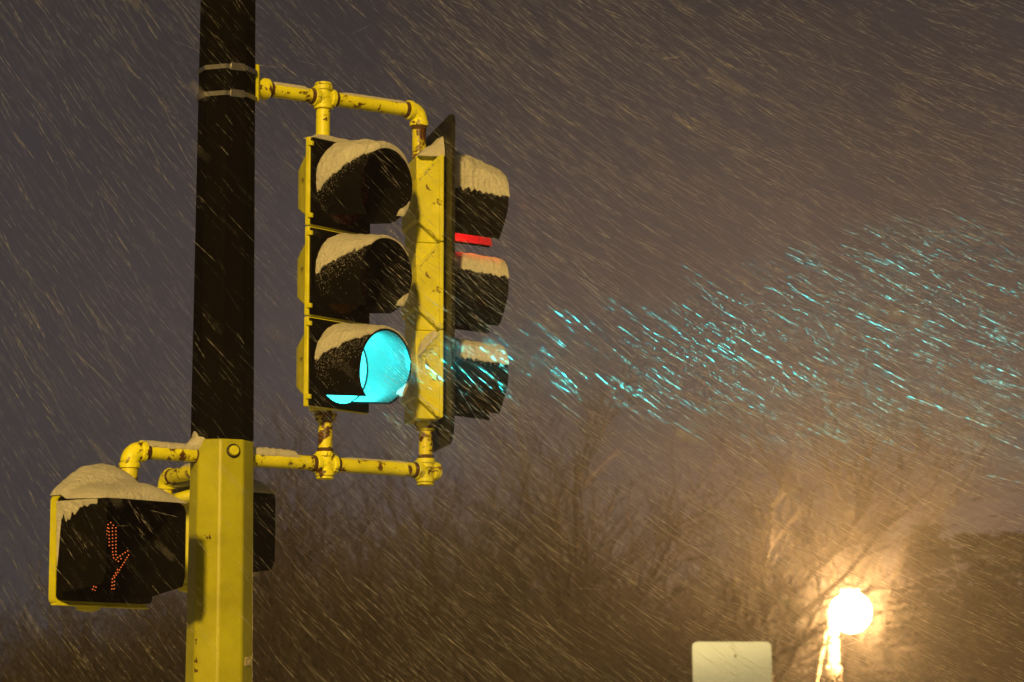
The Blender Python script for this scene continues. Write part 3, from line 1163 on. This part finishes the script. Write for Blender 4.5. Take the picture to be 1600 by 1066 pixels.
mb.build("globe", M['globe'], sl)  # globe made oversize: the lamp's glare is put into its shape
mb = MB()
mb.sweep([(-0.06, 0, 4.2), (-0.16, 0.02, 3.7), (-0.30, 0.03, 3.0), (-0.62, 0.05, 1.5), (-1.05, 0.05, -0.5)], 0.022, 8)
mb.build("stay_wire", M['lamp_metal'], sl)
pld = bpy.data.lights.new("street_light", 'POINT')
pld.energy = 11000.0
pld.color = AMBER
pld.shadow_soft_size = 0.26
pl_o = bpy.data.objects.new("street_light", pld)
sc.collection.objects.link(pl_o)
pl_o.parent = sl
pl_o.location = (0.33, -0.70, 4.30)


# ------------------------------------------------------------------ trees
def grow(rnd, p, d, length, rad, depth, mbT, mbC, lean, gnarl, maxd):
    """tapered limb with side shoots"""
    nseg = 4 if depth < 2 else 3
    pts = [p.copy()]
    rads = [rad]
    q = p.copy()
    dd = d.copy()
    for i in range(nseg):
        dd = (dd + Vector((rnd.gauss(0, gnarl), rnd.gauss(0, gnarl), rnd.gauss(0, gnarl) + lean))).normalized()
        q = q + dd * (length / nseg)
        pts.append(q.copy())
        rads.append(max(0.004, rad * (1 - 0.62 * (i + 1) / nseg)))
    (mbT if depth == 0 else mbC).sweep(pts, rads, 7 if depth == 0 else (5 if depth == 1 else 3))
    if depth >= maxd:
        return
    kids = (8, 6, 6, 4)[min(depth, 3)]
    for k in range(kids):
        t = rnd.uniform(0.25 if depth else 0.22, 1.0)
        f = t * nseg
        i = min(int(f), nseg - 1)
        c = pts[i].lerp(pts[i + 1], f - i)
        ax = (pts[i + 1] - pts[i]).normalized()
        side = Vector((rnd.gauss(0, 1), rnd.gauss(0, 1), rnd.gauss(0, 0.6)))
        side = (side - ax * side.dot(ax)).normalized()
        spread = rnd.uniform(0.45, 0.95)
        nd_ = (ax * (1 - spread * 0.5) + side * spread * 0.8 + Vector((0, 0, 0.10))).normalized()
        r_ = rads[i] * rnd.uniform(0.48, 0.68)
        grow(rnd, c, nd_, length * rnd.uniform(0.42, 0.68), max(r_, 0.005), depth + 1, mbT, mbC, lean, gnarl, maxd)


def bare_tree(loc, height, seed, label, spreadz=0.05, stems=1, twig_min=0.006):
    root = tag(empty("bare_tree", loc), label, "tree", "bare trees behind the street")
    rnd = random.Random(seed)
    T, C = MB(), MB()
    for s in range(stems):
        a = rnd.uniform(0, 6.28)
        d0 = Vector((0.22 * math.cos(a) * (stems > 1), 0.22 * math.sin(a) * (stems > 1), 1)).normalized()
        grow(rnd, Vector((0, 0, -0.1)), d0, height * 0.72, height * 0.024 / (stems ** 0.5), 0, T, C, spreadz, 0.12, 4 if stems == 1 else 3)
    T.build("trunk", M['bark'], root, smooth=60)
    C.build("crown", M['twig'], root, smooth=0)
    return root


def at60(px, Y):
    return (px - 800) / 4667.0 * Y * 1.005


TREES = [
    (880, 47, 6.5, "bare tree left of centre whose crown rises against the grey sky", 1),
    (1000, 48, 6.6, "broad bare tree crown between the centre tree and the one above the sign", 2),
    (1112, 50, 6.7, "bare tree standing straight above the grey sign back", 1),
    (1290, 78, 10.9, "tall faint bare tree with upswept limbs above the street lamp", 3),
    (1195, 58, 4.6, "low bare tree between the sign back and the lamp", 2),
    (1425, 58, 5.3, "bare tree just right of the glowing lamp", 2),
    (690, 48, 6.1, "bare tree below the end of the lower signal arm", 2),
    (560, 48, 6.0, "bare tree seen under the middle of the lower signal arm", 2),
    (455, 49, 5.9, "bare tree just right of the yellow pole", 2),
    (790, 47, 5.8, "lower bare tree between the signal arm's end and the centre", 2),
]
for i, (px, Y, h, lab, st) in enumerate(TREES):
    bare_tree((at60(px, Y), Y, 0), h, 40 + i, lab, stems=st)


def conifer(loc, h, w, seed, label):
    root = tag(empty("conifer", loc), label, "tree", "dark conifers at the right edge")
    rnd = random.Random(seed)
    mb = MB()
    mb.tube((0, 0, -0.1), (0, 0, h * 0.96), 0.02 * h, 0.01, 8)
    mb.build("trunk", M['bark'], root)
    vs_, fs = [], []
    z = 0.06 * h
    while z < h * 0.985:
        f = 1 - z / h
        n = 7 + int(5 * f)
        for k in range(n):
            a = rnd.uniform(0, 6.283)
            L = w * (f ** 0.8) * rnd.uniform(0.65, 1.15) + 0.08
            dx, dy = math.cos(a), math.sin(a)
            m_ = max(3, int(L / 0.13))
            for s in range(m_):
                t = (s + rnd.random()) / m_
                cx, cy, cz_ = dx * L * t, dy * L * t, z - 0.25 * L * t + 0.12 * L * t * t
                for q in range(5):
                    b = a + rnd.uniform(-1.6, 1.6)
                    ln = rnd.uniform(0.10, 0.24)
                    o = len(vs_)
                    ex, ey, ez = math.cos(b) * ln, math.sin(b) * ln, rnd.uniform(-0.10, 0.06)
                    vs_ += [(cx - ey * 0.10, cy + ex * 0.10, cz_), (cx + ey * 0.10, cy - ex * 0.10, cz_ + 0.01), (cx + ex, cy + ey, cz_ + ez), (cx + ex * 0.5, cy + ey * 0.5, cz_ + ez * 0.5 + 0.035)]
                    fs += [(o, o + 1, o + 2), (o, o + 2, o + 3), (o + 1, o + 3, o + 2)]
        z += 0.045 * h * rnd.uniform(0.6, 1.1) * (0.4 + 0.6 * f)
    mb = MB()
    mb.add(vs_, fs)
    mb.build("crown", M['needle'], root, smooth=0)


conifer((at60(1448, 49), 49, 0), 5.53, 1.9, 1, "leftmost of the dark conifers, nearest the street lamp")
conifer((at60(1518, 47), 47, 0), 5.27, 2.1, 2, "middle dark conifer near the right edge")
conifer((at60(1582, 48), 48, 0), 5.31, 2.0, 3, "rightmost dark conifer, cut by the right edge")

# far wood: reads as one brown mass behind the street
protos = []
for k in range(5):
    rnd = random.Random(900 + k)
    C = MB()
    for s in range(3):
        a = rnd.uniform(0, 6.28)
        grow(rnd, Vector((0.5 * math.cos(a), 0.5 * math.sin(a), -0.1)), Vector((0.3 * math.cos(a), 0.3 * math.sin(a), 1)).normalized(), 0.72 * 6.0, 0.07, 0, C, C, 0.04, 0.14, 3)
    protos.append((np.array(C.v, dtype=np.float64), C.f))
rnd = random.Random(77)
Wm = MB()


def wood_top(px):
    pts = [(-250, 930), (0, 905), (200, 890), (300, 850), (420, 775), (560, 755), (700, 750), (820, 775), (960, 790), (1100, 830), (1250, 880), (1400, 870), (1600, 840), (1850, 840)]
    for (a, b), (c, d_) in zip(pts[:-1], pts[1:]):
        if a <= px <= c:
            return b + (d_ - b) * (px - a) / (c - a)
    return 880


for k in range(76):
    px = -230 + 2060 * (k + rnd.random()) / 76
    Y = rnd.uniform(58, 76) if 1120 < px < 1440 else rnd.uniform(43, 52)
    ht = 1.6 + (1189 - wood_top(px)) / 4667 * Y
    V, F = protos[k % 5]
    sc_ = ht / V[:, 2].max() * rnd.uniform(0.86, 1.04)
    a = rnd.uniform(0, 6.28)
    rot = np.array([[math.cos(a), -math.sin(a), 0], [math.sin(a), math.cos(a), 0], [0, 0, 1]])
    P_ = (V * np.array([1.0, 1.0, 1.0]) * sc_) @ rot.T + np.array([at60(px, Y), Y, 0])
    o = len(Wm.v)
    Wm.v += [tuple(p) for p in P_]
    Wm.f += [tuple(i + o for i in f) for f in F]
me = bpy.data.meshes.new("far_wood")
me.from_pydata(Wm.v, [], Wm.f)
me.materials.append(M['twig'])
fw = bpy.data.objects.new("far_wood", me)
sc.collection.objects.link(fw)
tag(fw, "brown mass of bare trees and brush far behind the signals", "trees", kind="stuff")

# ------------------------------------------------------------------ falling snow: runs of small flakes strung out by the wind
rng = np.random.default_rng(11)


def flakes(N, y0, y1, wmin, wmax, lmin, lmax, box=None):
    Y = (rng.random(N) * (y1 ** 3 - y0 ** 3) + y0 ** 3) ** (1 / 3)
    half = 0.172 * Y * 1.10 + 0.5
    X = (rng.random(N) * 2 - 1) * half
    zlo = 1.6 + Y * math.tan(R(8 - 6.6)) - 0.3
    zhi = 1.6 + Y * math.tan(R(8 + 6.6)) + 0.5
    Z = zlo + rng.random(N) * (zhi - zlo)
    if box:
        X = box[0] + rng.random(N) ** 1.7 * (box[1] - box[0])
        Y = y0 + rng.random(N) * (y1 - y0)
        Z = box[2] + rng.random(N) * (box[3] - box[2])
    # gusts: thin out some of the air
    keep = np.array([noise.noise(Vector((x * 0.9 + z * 0.5, y * 0.5, z * 0.9 - x * 0.4))) for x, y, z in zip(X, Y, Z)])
    k = keep > rng.normal(-0.28, 0.22, N)
    if y1 < 13:      # thinner on the lee side of the pole
        k &= (X > -0.25 * 0.172 * Y) | (rng.random(N) < 0.42)
    X, Y, Z = X[k], Y[k], Z[k]
    N = len(X)
    u = np.clip(X / (0.172 * Y), -1, 1)
    ang = np.radians(40 - 17 * u + rng.normal(0, 5.0, N))
    wild = rng.random(N) < 0.012
    ang[wild] += np.radians(rng.normal(0, 28, wild.sum()))
    D = np.stack([np.cos(ang), rng.normal(0.0, 0.25, N), -np.sin(ang)], 1)
    D /= np.linalg.norm(D, axis=1)[:, None]
    L = lmin + (lmax - lmin) * rng.random(N) ** 1.5
    Wd = wmin + (wmax - wmin) * rng.random(N) ** 4.5
    C = np.stack([X, Y, Z], 1)
    up = np.array([0, 0, 1.0])
    S = np.cross(D, up)
    S /= np.linalg.norm(S, axis=1)[:, None]
    T = np.cross(D, S)
    verts = []
    for b in range(3):
        t = -0.5 + (b + 0.5) / 3 + rng.normal(0, 0.03, N)
        ln = L / 3 * rng.uniform(0.45, 0.75, N)
        wd = Wd * rng.uniform(0.6, 1.15, N) * (1.0 if b == 1 else 0.8)
        c = C + D * (L * t)[:, None] + S * (Wd * rng.normal(0, 0.12, N))[:, None] + T * (Wd * rng.normal(0, 0.12, N))[:, None]
        e = D * ln[:, None]
        s = S * wd[:, None]
        tt = T * wd[:, None]
        verts.append(np.stack([c - e, c + s, c - s * 0.5 + tt * 0.87, c - s * 0.5 - tt * 0.87, c + e], 1))
    return np.concatenate(verts, 0)


V = np.concatenate([
    flakes(300, 2.6, 4.6, 0.0005, 0.0026, 0.020, 0.070),
    flakes(900, 4.6, 7.5, 0.0001, 0.0005, 0.030, 0.100),
    flakes(3000, 7.5, 9.8, 0.0001, 0.0006, 0.035, 0.130),
    flakes(42000, 9.8, 12.8, 0.0001, 0.0011, 0.035, 0.180),
    flakes(2100, 10.7, 11.8, 0.0002, 0.0016, 0.040, 0.160, (-0.45, 1.9, 2.70, 3.60)),  # extra flakes added where the green beam lights them
    flakes(11000, 12.8, 18.0, 0.0001, 0.0012, 0.05, 0.26),
    flakes(4500, 18.0, 30.0, 0.0002, 0.0018, 0.08, 0.36),
    flakes(2800, 30.0, 44.0, 0.0005, 0.0026, 0.12, 0.50),
], 0)
nb = V.shape[0]
co = V.reshape(-1, 3).astype(np.float32)
tri = np.array([(0, 2, 1), (0, 3, 2), (0, 1, 3), (4, 1, 2), (4, 2, 3), (4, 3, 1)], dtype=np.int32)
idx = (tri[None] + (np.arange(nb, dtype=np.int32) * 5)[:, None, None]).reshape(-1)
me = bpy.data.meshes.new("falling_snow")
me.vertices.add(len(co))
me.vertices.foreach_set("co", co.ravel())
nt_ = nb * 6
me.loops.add(nt_ * 3)
me.loops.foreach_set("vertex_index", idx)
me.polygons.add(nt_)
me.polygons.foreach_set("loop_start", np.arange(0, nt_ * 3, 3, dtype=np.int32))
me.update(calc_edges=True)
me.materials.append(M['flake'])
fs_o = bpy.data.objects.new("falling_snow", me)
sc.collection.objects.link(fs_o)
tag(fs_o, "fine snow driven slantwise by the wind through the night air", "snow", kind="stuff")

# ------------------------------------------------------------------ haze
mb = MB()
mb.box(-120, 120, -40, 200, -1.2, 12.0)
hm = bpy.data.materials.new("haze")
hm.use_nodes = True
hn = hm.node_tree
hn.nodes.clear()
out_ = hn.nodes.new("ShaderNodeOutputMaterial")
pv = hn.nodes.new("ShaderNodeVolumePrincipled")
pv.inputs["Color"].default_value = (0.93, 0.92, 0.92, 1)
pv.inputs["Density"].default_value = 0.0027
pv.inputs["Anisotropy"].default_value = 0.74
hn.links.new(pv.outputs["Volume"], out_.inputs["Volume"])
hz = mb.build("haze", hm, smooth=0)
tag(hz, "thin snowy haze filling the air over the street", "haze", kind="stuff")
hz.display_type = 'WIRE'
